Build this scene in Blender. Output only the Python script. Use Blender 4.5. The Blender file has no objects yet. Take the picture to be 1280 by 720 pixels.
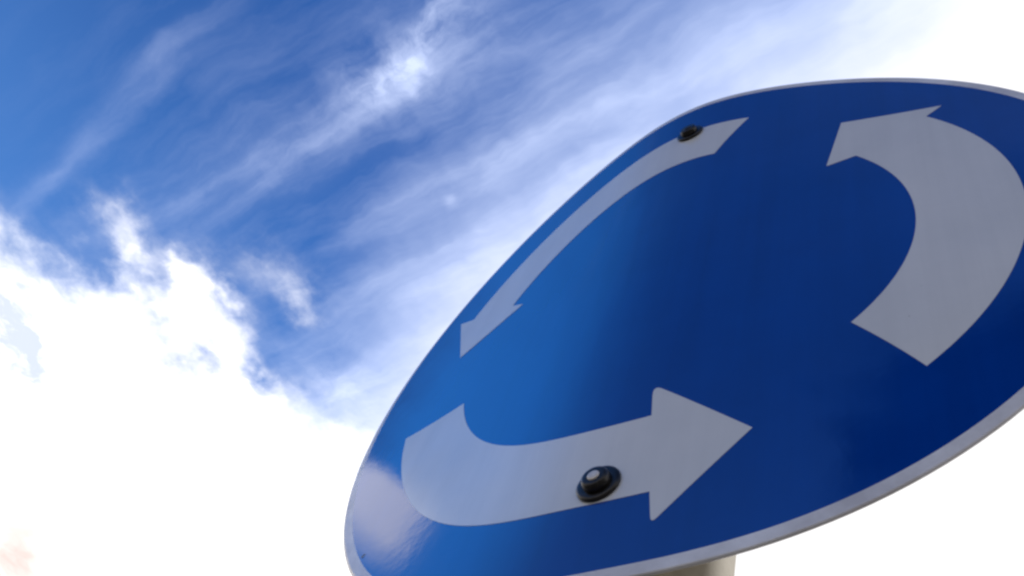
import bpy, bmesh, math, random
from math import sin, cos, pi, radians, exp, hypot, atan2

random.seed(4)
scene = bpy.context.scene
COL = scene.collection
S = 0.30                      # metres per sign radius
CENTRE = (0.0, 0.0, 2.20)     # centre of the sign face above the ground

# ------------------------------------------------------------------ materials
def new_mat(name):
    m = bpy.data.materials.new(name); m.use_nodes = True
    nt = m.node_tree
    return m, nt, nt.nodes['Principled BSDF']

def noise(nt, scale, detail=4, rough=.55, vec=None, dist=0):
    n = nt.nodes.new('ShaderNodeTexNoise')
    n.inputs['Scale'].default_value = scale; n.inputs['Detail'].default_value = detail
    n.inputs['Roughness'].default_value = rough; n.inputs['Distortion'].default_value = dist
    if vec is not None: nt.links.new(vec, n.inputs['Vector'])
    return n

def ramp(nt, fac, stops):
    r = nt.nodes.new('ShaderNodeValToRGB')
    el = r.color_ramp.elements
    while len(el) < len(stops): el.new(.5)
    for e, (p, c) in zip(el, stops):
        e.position = p; e.color = (*c, 1) if len(c) == 3 else c
    nt.links.new(fac, r.inputs['Fac'])
    return r

def objvec(nt):
    return nt.nodes.new('ShaderNodeTexCoord').outputs['Object']

def film_mat(name, col_a, col_b, rough, spec=.5, ior=1.5, rain=.7):
    """retro-reflective sheeting: faint mottling, grime specks, slightly wavy gloss"""
    m, nt, b = new_mat(name)
    v = objvec(nt)
    n1 = noise(nt, 9, 5, .6, v)
    r1 = ramp(nt, n1.outputs['Fac'], [(.3, col_a), (.7, col_b)])
    n2 = noise(nt, 260, 2, .5, v)
    dirt = ramp(nt, n2.outputs['Fac'], [(.76, (1, 1, 1)), (.84, (.35, .33, .30))])
    mp = nt.nodes.new('ShaderNodeMapping'); mp.inputs['Scale'].default_value = (60, 60, 2.2)
    nt.links.new(v, mp.inputs['Vector'])
    n5 = noise(nt, 1.0, 4, .6, mp.outputs[0])
    st = ramp(nt, n5.outputs['Fac'], [(.35, (.86, .86, .86)), (.65, (1, 1, 1))])
    sm = nt.nodes.new('ShaderNodeMix'); sm.data_type = 'RGBA'; sm.blend_type = 'MULTIPLY'; sm.inputs[0].default_value = rain
    nt.links.new(r1.outputs['Color'], sm.inputs[6]); nt.links.new(st.outputs['Color'], sm.inputs[7])
    mx = nt.nodes.new('ShaderNodeMix'); mx.data_type = 'RGBA'; mx.blend_type = 'MULTIPLY'
    mx.inputs[0].default_value = .6
    nt.links.new(sm.outputs[2], mx.inputs[6]); nt.links.new(dirt.outputs['Color'], mx.inputs[7])
    nt.links.new(mx.outputs[2], b.inputs['Base Color'])
    n3 = noise(nt, 22, 4, .6, v)
    rr = nt.nodes.new('ShaderNodeMapRange')
    rr.inputs[1].default_value = .3; rr.inputs[2].default_value = .7
    rr.inputs[3].default_value = rough * .8; rr.inputs[4].default_value = rough * 1.3
    nt.links.new(n3.outputs['Fac'], rr.inputs[0]); nt.links.new(rr.outputs[0], b.inputs['Roughness'])
    b.inputs['IOR'].default_value = ior
    b.inputs['Specular IOR Level'].default_value = spec
    n4 = noise(nt, 5, 2, .5, v)
    bp = nt.nodes.new('ShaderNodeBump'); bp.inputs['Strength'].default_value = .12
    bp.inputs['Distance'].default_value = .004
    nt.links.new(n4.outputs['Fac'], bp.inputs['Height'])
    n6 = noise(nt, 90, 3, .6, v)
    b2 = nt.nodes.new('ShaderNodeBump'); b2.inputs['Strength'].default_value = .06
    b2.inputs['Distance'].default_value = .0006
    nt.links.new(n6.outputs['Fac'], b2.inputs['Height']); nt.links.new(bp.outputs[0], b2.inputs['Normal'])
    nt.links.new(b2.outputs[0], b.inputs['Normal'])
    return m

M_BLUE = film_mat('blue_sheeting', (.0001, .043, .285), (.0002, .052, .335), .055, .5, 1.8)
M_WHITE = film_mat('white_sheeting', (.70, .70, .69), (.78, .77, .75), .16, .5, 1.7, .35)

def metal_mat(name, ca, cb, rough, metallic, scale=30, bump=0.0):
    m, nt, b = new_mat(name)
    v = objvec(nt)
    n = noise(nt, scale, 6, .65, v)
    r = ramp(nt, n.outputs['Fac'], [(.32, ca), (.68, cb)])
    nt.links.new(r.outputs['Color'], b.inputs['Base Color'])
    b.inputs['Metallic'].default_value = metallic
    b.inputs['Roughness'].default_value = rough
    if bump:
        bp = nt.nodes.new('ShaderNodeBump'); bp.inputs['Strength'].default_value = bump
        bp.inputs['Distance'].default_value = .002
        nt.links.new(n.outputs['Fac'], bp.inputs['Height']); nt.links.new(bp.outputs[0], b.inputs['Normal'])
    return m

M_RIM = metal_mat('weathered_rim_paint', (.60, .58, .59), (.86, .85, .87), .20, 0.0, 26, .35)
M_BACK = metal_mat('grey_sheet_back', (.25, .25, .25), (.33, .33, .33), .5, .6, 20)
M_POST = metal_mat('weathered_galvanised_post', (.15, .12, .075), (.28, .24, .165), .7, 0.0, 16, .2)
M_BLACK = metal_mat('blackened_steel', (.010, .0095, .009), (.045, .040, .036), .28, .6, 70, .2)
M_STUD = metal_mat('worn_bolt_end', (.55, .50, .46), (.80, .74, .68), .42, .2, 120, .2)
M_CLAMP = metal_mat('zinc_clamp', (.38, .38, .37), (.5, .5, .5), .45, .8, 40)

def ground_mat():
    m, nt, b = new_mat('asphalt')
    v = objvec(nt)
    n = noise(nt, 3, 8, .7, v)
    r = ramp(nt, n.outputs['Fac'], [(.3, (.050, .048, .044)), (.7, (.085, .08, .072))])
    nt.links.new(r.outputs['Color'], b.inputs['Base Color'])
    b.inputs['Roughness'].default_value = .9
    return m

# ------------------------------------------------------------- object helpers
def obj(name, verts, faces, mat, parent=None, smooth=True):
    me = bpy.data.meshes.new(name); me.from_pydata(verts, [], faces); me.update()
    bm = bmesh.new(); bm.from_mesh(me)
    bmesh.ops.remove_doubles(bm, verts=bm.verts, dist=1e-6)
    bm.to_mesh(me); bm.free()
    if smooth:
        for p in me.polygons: p.use_smooth = True
    me.materials.append(mat)
    o = bpy.data.objects.new(name, me); COL.objects.link(o)
    if parent: o.parent = parent
    return o

# ---------------------------------------------------- the bent plate of the sign
# The sheet has been bent backwards to the left of its post: heading(u) is the angle of the
# sheet's cross-section at u (units of the sign's radius).
TH_L, U0, W, K1, K2 = -0.43567, -0.02962, 0.09938, -0.07824, -0.04144
def heading(u):
    return TH_L / (1 + exp((u - U0) / W)) + K1 * u + K2 * u * u
N = 2600; H = 2.6 / N
PX = [0.0]; PY = [0.0]
for i in range(N):
    t = heading(-1.3 + (i + .5) * H)
    PX.append(PX[-1] + cos(t) * H); PY.append(PY[-1] + sin(t) * H)
x0, y0 = PX[N // 2], PY[N // 2]
def plate(u, v, out=0.0):
    """point on the bent sheet, `out` metres in front of it (local metres)"""
    f = (u + 1.3) / H; i = max(0, min(N - 1, int(f))); f -= i
    x = PX[i] + (PX[i + 1] - PX[i]) * f - x0
    y = PY[i] + (PY[i + 1] - PY[i]) * f - y0
    t = heading(u)
    out -= S * (-.00505 * v * v + .00606 * u * v - .00324 * u * v * v - .00451 * v ** 3 + .00546 * u * u * v)   # slight twist
    return (x * S + sin(t) * out, y * S - cos(t) * out, v * S)

root = bpy.data.objects.new('road_sign', None); COL.objects.link(root)
root.location = CENTRE
root['label'] = 'round blue roundabout sign with three white circling arrows, bolted to a beige post'
root['category'] = 'road sign'

# sheet: polar grid, with a back face so it is real sheet metal
SEG, RINGS = 192, 48
def disc(out, rmax, flip):
    vs = [plate(0, 0, out)]; fs = []
    for k in range(1, RINGS + 1):
        r = rmax * k / RINGS
        for a in range(SEG):
            an = 2 * pi * a / SEG
            vs.append(plate(r * cos(an), r * sin(an), out))
    for a in range(SEG):
        b = (a + 1) % SEG
        fs.append((0, 1 + a, 1 + b))
    for k in range(RINGS - 1):
        o0, o1 = 1 + k * SEG, 1 + (k + 1) * SEG
        for a in range(SEG):
            b = (a + 1) % SEG
            fs.append((o0 + a, o1 + a, o1 + b, o0 + b))
    if flip: fs = [tuple(reversed(f)) for f in fs]
    return vs, fs
v, f = disc(0.0, 1.0, False)
face = obj('sign_plate', v, f, M_BLUE, root)
v, f = disc(-0.0025, 0.985, True)
obj('back_sheet', v, f, M_BACK, face)

# rolled rim: narrow flat margin, quarter roll over the edge, flange, inward lip;
# it has been knocked outwards at the lower left
def rim_profile(an):
    k = exp(-((an - radians(217)) / radians(24)) ** 2)
    j = exp(-((an - radians(150)) / radians(36)) ** 2)
    fl, rr, dp = .024 - .017 * j + .003 * k, .004 + .008 * k, .0065 + .010 * k
    p = [(1.0, 0.0), (1.0 + fl, 0.0)]
    for i in range(1, 11):
        a = (pi / 2) * i / 10
        p.append((1.0 + fl + rr * sin(a), -rr * (1 - cos(a))))
    o = 1.0 + fl + rr
    return p + [(o, -dp), (o - .001, -dp - .0015), (o - .004, -dp - .002), (.985, -.0086)]
vs, fs = [], []
np_ = len(rim_profile(0))
for k in range(np_):
    for a in range(SEG):
        an = 2 * pi * a / SEG
        r, d = rim_profile(an)[k]
        vs.append(plate(r * cos(an), r * sin(an), d * S))
for k in range(np_ - 1):
    for a in range(SEG):
        b = (a + 1) % SEG
        fs.append((k * SEG + a, (k + 1) * SEG + a, (k + 1) * SEG + b, k * SEG + b))
obj('rim', vs, fs, M_RIM, face)

# arrows: white film on the sheet
ROT = -0.12066
RI, RO = 0.6104, 0.8289
# corners of each applied arrow in polar form: tail, notches, wings, tip
ARROWS = [
    {'ti': (.6169, -2.6821), 'to': (.8337, -2.7552), 'ni': (.6137, -1.3169), 'no': (.8352, -1.3167), 'wi': (.5114, -1.3138), 'wo': (.9176, -1.3135), 'tip': (.7475, -1.0573), 'round': (.17, .10)},
    {'ti': (.6144, -2.6883), 'to': (.8294, -2.7528), 'ni': (.6104, -1.3387), 'no': (.8374, -1.3340), 'wi': (.5363, -1.2933), 'wo': (.8979, -1.3228), 'tip': (.7487, -1.0606), 'round': (.03, .02)},
    {'ti': (.6023, -2.6586), 'to': (.8156, -2.7291), 'ni': (.6148, -1.3400), 'no': (.8311, -1.3340), 'wi': (.5514, -1.3236), 'wo': (.9093, -1.3339), 'tip': (.7345, -1.0647), 'round': (.02, .02)},
]
def pol(r, a): return (r * cos(a), r * sin(a))
def mixp(p, q, t): return (p[0] + (q[0] - p[0]) * t, p[1] + (q[1] - p[1]) * t)
FILM = 0.00022
for n in range(3):
    base = ROT + n * 2 * pi / 3
    A_ = ARROWS[n]
    (rti, ati), (rto, ato) = A_['ti'], A_['to']
    (rni, ani), (rno, ano) = A_['ni'], A_['no']
    vs, fs = [], []
    def P(p): vs.append(plate(p[0], p[1], FILM)); return len(vs) - 1
    NA, NR = 64, 12
    grid = []
    for i in range(NA + 1):
        t = i / NA; row = []
        ai = ati + (ani - ati) * t; ao = ato + (ano - ato) * t
        e, e1 = (1 - t) ** 4, t ** 4
        ri = RI + (rti - RI) * e + (rni - RI) * e1; ro = RO + (rto - RO) * e + (rno - RO) * e1
        for j in range(NR + 1):
            s = j / NR
            row.append(P(pol(ri + (ro - ri) * s, base + ai + (ao - ai) * s)))
        grid.append(row)
    for i in range(NA):
        for j in range(NR):
            fs.append((grid[i][j], grid[i][j + 1], grid[i + 1][j + 1], grid[i + 1][j]))
    wi, wo, tip, ni, no = (pol(A_[c][0], base + A_[c][1]) for c in ('wi', 'wo', 'tip', 'ni', 'no'))
    def rounded(w, back, cut):
        p0, p2 = mixp(w, tip, cut * .62), mixp(w, back, cut * 2.2)
        return [mixp(mixp(p0, w, h / 5), mixp(w, p2, h / 5), h / 5) for h in range(6)]
    c1, c2 = rounded(wi, ni, A_['round'][0]), rounded(wo, no, A_['round'][1])
    shaft = [pol(rni + (rno - rni) * j / NR, base + ani + (ano - ani) * j / NR) for j in range(NR + 1)]
    line = c1 + [mixp(c1[-1], ni, .5)] + shaft + [mixp(no, c2[-1], .5)] + c2[::-1]
    prev = [P(q) for q in line]; HN = 14
    for h in range(1, HN + 1):
        t = h / HN
        cur = [P(mixp(q, tip, t)) for q in line]
        for j in range(len(line) - 1):
            if h < HN: fs.append((prev[j], prev[j + 1], cur[j + 1], cur[j]))
            else: fs.append((prev[j], prev[j + 1], cur[j]))
        prev = cur
    # skirt: the film's own thickness
    outline = [r[0] for r in grid] 
    obj('arrow', vs, fs, M_WHITE, face)
for o in list(face.children):
    if o.name.startswith('arrow'):
        bm = bmesh.new(); bm.from_mesh(o.data)
        bmesh.ops.recalc_face_normals(bm, faces=bm.faces)
        if sum(fc.normal.y * fc.calc_area() for fc in bm.faces) > 0:
            bmesh.ops.reverse_faces(bm, faces=bm.faces)
        edges = [e for e in bm.edges if e.is_boundary]
        r = bmesh.ops.extrude_edge_only(bm, edges=edges)
        for vv in [g for g in r['geom'] if isinstance(g, bmesh.types.BMVert)]:
            vv.co.y += FILM * .9
        bm.to_mesh(o.data); bm.free()
        for p in o.data.polygons: p.use_smooth = False

# a couple of chips in the film near the left edge and on the rim
def chip(name, u, v, r, mat, out, parent, rseed):
    rnd = random.Random(rseed); n = 14
    vs = [plate(u, v, out)]
    for k in range(n):
        a = 2 * pi * k / n; rr = r * rnd.uniform(.6, 1.15)
        vs.append(plate(u + rr * cos(a), v + rr * sin(a), out))
    obj(name, vs, [(0, 1 + k, 1 + (k + 1) % n) for k in range(n)], mat, parent)
chip('chip', -.716, -.682, .0075, M_BLACK, .00012, face, 1)

# bolts: dished washer, nut and protruding bolt end, on the axis of the post
def lathe(profile, seg, hexa=None):
    vs, fs = [], []
    for (r, h) in profile:
        for a in range(seg):
            an = 2 * pi * a / seg
            rr = r
            if hexa:
                k = (an % (pi / 3)) - pi / 6
                rr = r * cos(pi / 6) / cos(k)
            vs.append((rr * cos(an), -h, rr * sin(an)))
    for i in range(len(profile) - 1):
        for a in range(seg):
            b = (a + 1) % seg
            fs.append((i * seg + a, i * seg + b, (i + 1) * seg + b, (i + 1) * seg + a))
    fs.append(tuple((len(profile) - 1) * seg + a for a in range(seg)))
    return vs, fs
def make_bolt(u, v, spin, end, k=1.0):
    nut_p = [(.0088, .0014), (.0090, .0018), (.0084, .0058), (.0076, .0070), (.0062, .0075), (.0036, .0072)]
    vs, fs = lathe([(r * k, h * k) for r, h in nut_p], 48)
    b = obj('bolt', vs, fs, M_BLACK, root)
    b.location = plate(u, v, 0.0002)
    b.rotation_euler = (0, spin, 0)
    b.rotation_euler.z = heading(u)
    b.rotation_mode = 'YXZ'
    wp = [(.0134, 0), (.0138, .0008), (.0134, .0018), (.0118, .0025), (.0080, .0020)]
    vs, fs = lathe([(r * k, h * k) for r, h in wp], 48); obj('washer', vs, fs, M_BLACK, b)
    sp = [(.0037, .0068), (.0037, .0077), (.0031, .0081), (.0018, .0083)]
    vs, fs = lathe([(r * k, h * k) for r, h in sp], 32); obj('bolt_end', vs, fs, end, b)
    return b
make_bolt(.0033, -.7850, .35, M_STUD)
make_bolt(-.0012, .8055, .9, M_BLACK, .95)

# post behind the plate, planted in the ground, with two clamps that carry the bolts
PR, POFF = .182 * S, (.182 + .10) * S
def tube(profile, seg=64):
    vs, fs = [], []
    for (r, z) in profile:
        for a in range(seg):
            an = 2 * pi * a / seg; vs.append((r * cos(an), POFF + r * sin(an), z))
    for i in range(len(profile) - 1):
        for a in range(seg):
            b = (a + 1) % seg
            fs.append((i * seg + a, i * seg + b, (i + 1) * seg + b, (i + 1) * seg + a))
    fs.append(tuple((len(profile) - 1) * seg + a for a in range(seg)))
    return vs, fs
top = .90 * S
n_z = 24
prof_post = [(PR, -CENTRE[2] - .3 + (top + CENTRE[2] + .3) * k / n_z) for k in range(n_z + 1)] + [(PR * .96, top + .006), (PR * .7, top + .011), (PR * .2, top + .013)]
vs, fs = tube(prof_post); obj('post', vs, fs, M_POST, root)
for vz in (-.7850, .8055):
    # saddle between the sheet and the post, hollowed to the post's curve
    zc = vz * S; hw = .012
    front, back = [], []
    for k in range(9):
        x = -hw + 2 * hw * k / 8
        u = x / S
        front.append((x, plate(u, vz)[1] + .0030)); back.append((x, POFF - math.sqrt((PR + .0006) ** 2 - x * x)))
    loop = front + back[::-1]; n = len(loop)
    vs = [(x, y, zc - .014) for x, y in loop] + [(x, y, zc + .014) for x, y in loop]
    fs = [(k, (k + 1) % n, n + (k + 1) % n, n + k) for k in range(n)]
    for k in range(8):
        fs += [(k, n - 1 - k, n - 2 - k, k + 1), (n + k, n + k + 1, n + n - 2 - k, n + n - 1 - k)]
    obj('bracket', vs, fs, M_CLAMP, root, smooth=False)

# --------------------------------------------------------------------- ground
R_ = 600
vs, fs = [(0, 0, 0)], []
radii = [3, 10, 40, 150, R_]
for r in radii:
    for a in range(48): vs.append((r * cos(2 * pi * a / 48), r * sin(2 * pi * a / 48), 0))
for a in range(48): fs.append((0, 1 + a, 1 + (a + 1) % 48))
for k in range(len(radii) - 1):
    for a in range(48):
        b = (a + 1) % 48; fs.append((1 + k * 48 + a, 1 + (k + 1) * 48 + a, 1 + (k + 1) * 48 + b, 1 + k * 48 + b))
g = obj('ground', vs, fs, ground_mat(), None); g['kind'] = 'structure'

# ------------------------------------------------------------------- sun, sky
SUN_AZ, SUN_EL = radians(30), radians(52)          # azimuth from +Y towards +X: behind the sign
sd = bpy.data.lights.new('sun', 'SUN'); sd.energy = 3.5; sd.angle = radians(.53); sd.color = (1, .95, .87)
so = bpy.data.objects.new('sun', sd); COL.objects.link(so)
from mathutils import Vector, Matrix
sdir = Vector((sin(SUN_AZ) * cos(SUN_EL), cos(SUN_AZ) * cos(SUN_EL), sin(SUN_EL)))
so.rotation_euler = (-sdir).to_track_quat('-Z', 'Y').to_euler(); so.location = (0, 0, 20)

world = bpy.data.worlds.new('World'); scene.world = world; world.use_nodes = True
nt = world.node_tree; nt.nodes.clear()
L = nt.links.new
class E:
    """tiny expression wrapper round Math nodes"""
    def __init__(s, sock): s.s = sock
    def _m(s, op, *a, clamp=False):
        n = nt.nodes.new('ShaderNodeMath'); n.operation = op; n.use_clamp = clamp
        for i, x in enumerate((s,) + a):
            if isinstance(x, E): L(x.s, n.inputs[i])
            else: n.inputs[i].default_value = x
        return E(n.outputs[0])
    def __add__(s, o): return s._m('ADD', o)
    __radd__ = __add__
    def __sub__(s, o): return s._m('SUBTRACT', o)
    def __rsub__(s, o): return (s * -1) + o
    def __mul__(s, o): return s._m('MULTIPLY', o)
    __rmul__ = __mul__
    def __truediv__(s, o): return s._m('DIVIDE', o)
    def max(s, o): return s._m('MAXIMUM', o)
    def min(s, o): return s._m('MINIMUM', o)
    def pow(s, o): return s._m('POWER', o)
    def exp(s): return E(math_const(math.e))._m('POWER', s)
    def step(s, a, b):
        n = nt.nodes.new('ShaderNodeMapRange'); n.interpolation_type = 'SMOOTHSTEP'
        L(s.s, n.inputs[0]); n.inputs[1].default_value = a; n.inputs[2].default_value = b
        return E(n.outputs[0])
def math_const(v):
    n = nt.nodes.new('ShaderNodeValue'); n.outputs[0].default_value = v; return n.outputs[0]
def xyz(x, y, z=0.0):
    n = nt.nodes.new('ShaderNodeCombineXYZ')
    for i, c in enumerate((x, y, z)):
        if isinstance(c, E): L(c.s, n.inputs[i])
        else: n.inputs[i].default_value = c
    return n.outputs[0]
def wnoise(x, y, scale, detail=5, rough=.55, z=0.0):
    n = nt.nodes.new('ShaderNodeTexNoise'); n.inputs['Scale'].default_value = scale
    n.inputs['Detail'].default_value = detail; n.inputs['Roughness'].default_value = rough
    L(xyz(x, y, z), n.inputs['Vector']); return E(n.outputs['Fac'])
def mixc(fac, a, b):
    n = nt.nodes.new('ShaderNodeMix'); n.data_type = 'RGBA'; n.clamp_factor = True
    L(fac.s, n.inputs[0])
    for i, c in ((6, a), (7, b)):
        if isinstance(c, tuple): n.inputs[i].default_value = (*c, 1)
        else: L(c, n.inputs[i])
    return n.outputs[2]
def scalec(c, k):
    n = nt.nodes.new('ShaderNodeVectorMath'); n.operation = 'SCALE'
    if isinstance(c, tuple): n.inputs[0].default_value = c
    else: L(c, n.inputs[0])
    if isinstance(k, E): L(k.s, n.inputs['Scale'])
    else: n.inputs['Scale'].default_value = k
    return n.outputs[0]

STRENGTH = 0.1
sky = nt.nodes.new('ShaderNodeTexSky'); sky.sky_type = 'NISHITA'; sky.sun_disc = False
sky.sun_elevation = SUN_EL; sky.sun_rotation = SUN_AZ
sky.air_density = 1.0; sky.dust_density = .4; sky.ozone_density = 2.0
hs = nt.nodes.new('ShaderNodeHueSaturation')
hs.inputs['Saturation'].default_value = 1.05; hs.inputs['Value'].default_value = .79
tint = nt.nodes.new('ShaderNodeVectorMath'); tint.operation = 'MULTIPLY'
tint.inputs[1].default_value = (.53, 1.09, 1.90)
L(sky.outputs[0], hs.inputs['Color']); L(hs.outputs[0], tint.inputs[0])

# cloud layer: the view direction meets a flat layer overhead at (qx, qy)
tc = nt.nodes.new('ShaderNodeTexCoord'); sep = nt.nodes.new('ShaderNodeSeparateXYZ')
L(tc.outputs['Generated'], sep.inputs[0])
dx, dy, dz = (E(sep.outputs[i]) for i in range(3))
dzz = dz.max(.06)
qx0, qy0 = dx / dzz, dy / dzz
# wind-torn edges: warp the layer with noise
wx = wnoise(qx0, qy0, 5, 4, .6, 1.3) - .5; wy = wnoise(qx0, qy0, 5, 4, .6, 7.7) - .5
fx = wnoise(qx0, qy0, 26, 4, .6, 3.1) - .5; fy = wnoise(qx0, qy0, 26, 4, .6, 9.2) - .5
qx = qx0 + wx * .16 + fx * .035; qy = qy0 + wy * .16 + fy * .035

# (kind, centre of the cloud on the layer, two axes, amount): t torn cirrus streaks, d bright clumps,
# u broken cumulus tops, h gaps, b swelling of the bank, s shaded side of the bank, w its warm foot
BLOBS = [
    ('t', -0.8750, 0.2125, 4.2755, -1.1879, 25.4691, 70.9105, 0.10),
    ('t', -1.0470, 0.2723, 6.3449, -2.4933, 33.6735, 70.7975, 0.09),
    ('t', -0.7856, 0.1604, 10.5039, -3.2255, 20.6732, 76.6444, 0.13),
    ('t', -0.7690, 0.3249, 3.8938, -0.4317, 6.2080, 23.2001, 0.19),
    ('t', -0.5431, 0.2894, 5.2685, -0.7976, 7.0076, 26.2548, 0.26),
    ('d', -0.5267, 0.2516, 13.6252, -6.9810, 14.8280, 37.4433, 0.34),
    ('d', -0.4421, 0.2072, 13.3047, -9.7571, 27.1182, 44.2784, 0.5),
    ('d', -0.4771, 0.2323, 6.4306, -3.3814, 6.6833, 18.5708, 0.3),
    ('t', -0.4088, 0.3703, 5.0443, -1.5244, 10.0033, 24.0035, 0.16),
    ('t', -0.5116, 0.4228, 114.9505, 44.8628, -22.7250, 113.2237, 0.35),
    ('d', -0.7835, 0.6605, 9.2881, 14.9655, 16.9020, -11.3081, 0.4),
    ('d', -0.9066, 0.7118, 6.9550, 7.8234, 10.1505, -9.6537, 0.4),
    ('u', -0.9897, 0.3581, 11.1778, 22.6183, 29.6381, -13.7346, 0.4),
    ('u', -0.9906, 0.4157, 16.6296, 31.0012, 39.2558, -12.0136, 0.4),
    ('u', -0.9076, 0.4900, 9.8014, 19.5225, 25.7360, -5.2241, 0.95),
    ('u', -0.9443, 0.4568, 15.1044, 30.9697, 33.1239, -5.3026, 0.55),
    ('u', -0.7984, 0.4886, 11.5237, 17.8852, 21.6852, -15.6204, 0.25),
    ('u', -0.7895, 0.5226, 12.3946, 26.3903, 44.8073, -7.6055, 0.24),
    ('h', -0.9694, 0.5988, 22.4293, 41.2359, 40.6872, -21.0901, 0.6),
    ('h', -0.9114, 0.6332, 20.0553, 31.9298, 37.0414, -33.2289, 0.45),
    ('b', -0.9322, 0.5145, 6.5200, 10.1136, 11.3363, -5.6401, 0.85),
    ('s', -1.3001, 0.4979, 11.8386, 8.5847, -2.3318, 5.0954, 1.5),
    ('w', -1.6562, 0.9543, 6.7762, 5.1601, -0.3717, 6.7428, 1),
]
CUM = (-3.9391, 3.6989, -6.1536)
VEIL = (4.7382, 9.6577, -1.0909)
sums = dict.fromkeys('tduhbsw')
qux, quy = qx0 + wx * .09 + fx * .075, qy0 + wy * .09 + fy * .075
qtx, qty = qx0 + wx * .05 + fx * .012, qy0 + wy * .05 + fy * .012
for (k, cx, cy, a, b, c, d, s) in BLOBS:
    ex, ey = (qtx - cx, qty - cy) if k == 't' else (qux - cx, quy - cy) if k in 'uh' else (qx - cx, qy - cy)
    p = ex * a + ey * b; q = ex * c + ey * d
    g_ = (p * p + q * q) * -1
    e = g_.exp() * s
    sums[k] = e if sums[k] is None else sums[k] + e
# streaky cirrus texture, drawn out along the wind
ca, sa = cos(-.27), sin(-.27)
al, ac = qx0 * ca + qy0 * sa, qy0 * ca - qx0 * sa
streak = wnoise(al * 1.3 + wx * .25, ac * 7 + wy * .5, 2.6, 6, .6, 4.0)
fine = wnoise(qx, qy, 15, 6, .62, 2.0)
vd = qx0 * VEIL[0] + qy0 * VEIL[1] + VEIL[2] + (wx + wy) * 1.2 + (streak - .5) * .9 - (qx0 * -1 - .55).max(0) * 3.5
veil = vd.step(-.8, 2.6) * .88
cir = sums['d'] * ((fine - .5) * 3.0 + .6 + (streak - .5) * .8).max(0) + sums['t'] * ((streak - .5) * 2.2 + .75 + (fine - .5) * .8).max(0)
cir = cir + (streak - .44).max(0) * .40 * vd.step(-8, -1)
high = cir + veil
# cumulus bank, low on the left, and its broken tops
billow = wnoise(qx0 + fx * .02, qy0 + fy * .02, 11, 7, .58, 5.0)
cd = (qx0 + fx * .03) * CUM[0] + (qy0 + fy * .03) * CUM[1] + CUM[2] + .12 + sums['b'] + (billow - .5) * 1.3 + wx * .5
bank = cd.step(-.32, .7)
puff = sums['u'] * ((billow - .5) * 3.6 + .75).max(0)
cum = (bank.max(puff) + cd.step(-.8, .3) * .08) - sums['h'] * .7
cum = cum.max(0).min(1)
# added pale haze behind the camera, low: unseen fill light for the sign's face
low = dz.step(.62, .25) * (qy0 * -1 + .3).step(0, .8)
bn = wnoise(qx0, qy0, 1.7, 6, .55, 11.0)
fill_haze = low * (bn * .5 + .55)
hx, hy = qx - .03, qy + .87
refl_dark = 1 - ((hx * hx + hy * hy).pow(.5) + (bn - .5) * .14 + (fine - .5) * .16).step(.29, .21) * .97  # added unseen dark patch, shaped for the dark reflection at the plate's lower right
# bright blue sheet added left of the view for the plate's sheen, and a heap of cumulus under it
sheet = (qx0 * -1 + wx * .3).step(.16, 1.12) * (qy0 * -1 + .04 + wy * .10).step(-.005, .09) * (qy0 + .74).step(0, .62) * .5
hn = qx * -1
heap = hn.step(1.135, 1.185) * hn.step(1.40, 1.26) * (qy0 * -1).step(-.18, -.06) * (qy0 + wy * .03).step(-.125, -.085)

k = 1.0 / STRENGTH
col = mixc(dz.step(.86, .58) * .34, tint.outputs[0], tuple(x * k for x in (.17, .47, 1.12)))
col = scalec(col, refl_dark)
col = mixc(fill_haze, col, tuple(x * k for x in (.96, .88, .79)))
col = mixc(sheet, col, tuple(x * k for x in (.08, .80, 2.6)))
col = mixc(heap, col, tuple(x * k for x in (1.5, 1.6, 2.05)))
col = mixc(high.min(1), col, tuple(x * k for x in (.78, .90, 1.26)))
lumn = wnoise(qx0, qy0, 3.0, 3, .5, 14.0)
far = (qx0 * qx0 + qy0 * qy0).step(3.4, 8)      # distant banks show greyer undersides
tone = wnoise(dx, dy, 4.5, 5, .55, 21.0)
cumc = scalec(tuple(x * k for x in (1.75, 1.70, 1.66)), (lumn * .8 + .6) * (1 - far * (tone.step(.66, .36) * .35 + .15)))
cumc = mixc((sums['s'] * ((fine - .5) * 2.6 + .55).max(0)).min(.9), cumc, tuple(x * k for x in (.70, .79, .95)))
cumc = mixc((sums['w'] * (fine * .9 + .5)).min(1), cumc, tuple(x * k for x in (1.0, .84, .79)))
col = mixc(vd.step(1.1, 3.6), col, tuple(x * k for x in (1.15, 1.14, 1.14)))
col = mixc(cum, col, cumc)
bg = nt.nodes.new('ShaderNodeBackground'); bg.inputs['Strength'].default_value = STRENGTH
L(col, bg.inputs['Color'])
out = nt.nodes.new('ShaderNodeOutputWorld'); L(bg.outputs[0], out.inputs['Surface'])
world.cycles.sampling_method = 'MANUAL'; world.cycles.sample_map_resolution = 1024

# --------------------------------------------------------------------- camera
cd_ = bpy.data.cameras.new('camera'); cam = bpy.data.objects.new('camera', cd_); COL.objects.link(cam)
right, up, view = Vector((.91312, .3176, .25562)), Vector((.14157, -.83499, .53175)), Vector((-.38232, .44936, .80741))
m = Matrix((right, up, -view)).transposed().to_4x4()
m.translation = Vector((.60572, -1.17772, -2.10682)) * S + Vector(CENTRE)
cam.matrix_world = m
cd_.sensor_width = 36; cd_.lens = 36 * 1234.98 / 1280
cd_.clip_start = .01; cd_.clip_end = 3000
scene.camera = cam

scene.view_settings.view_transform = 'Standard'; scene.view_settings.look = 'None'
scene.view_settings.exposure = 0; scene.view_settings.gamma = 1
scene.cycles.filter_width = 2.7
scene.render.resolution_x, scene.render.resolution_y = 1024, 576
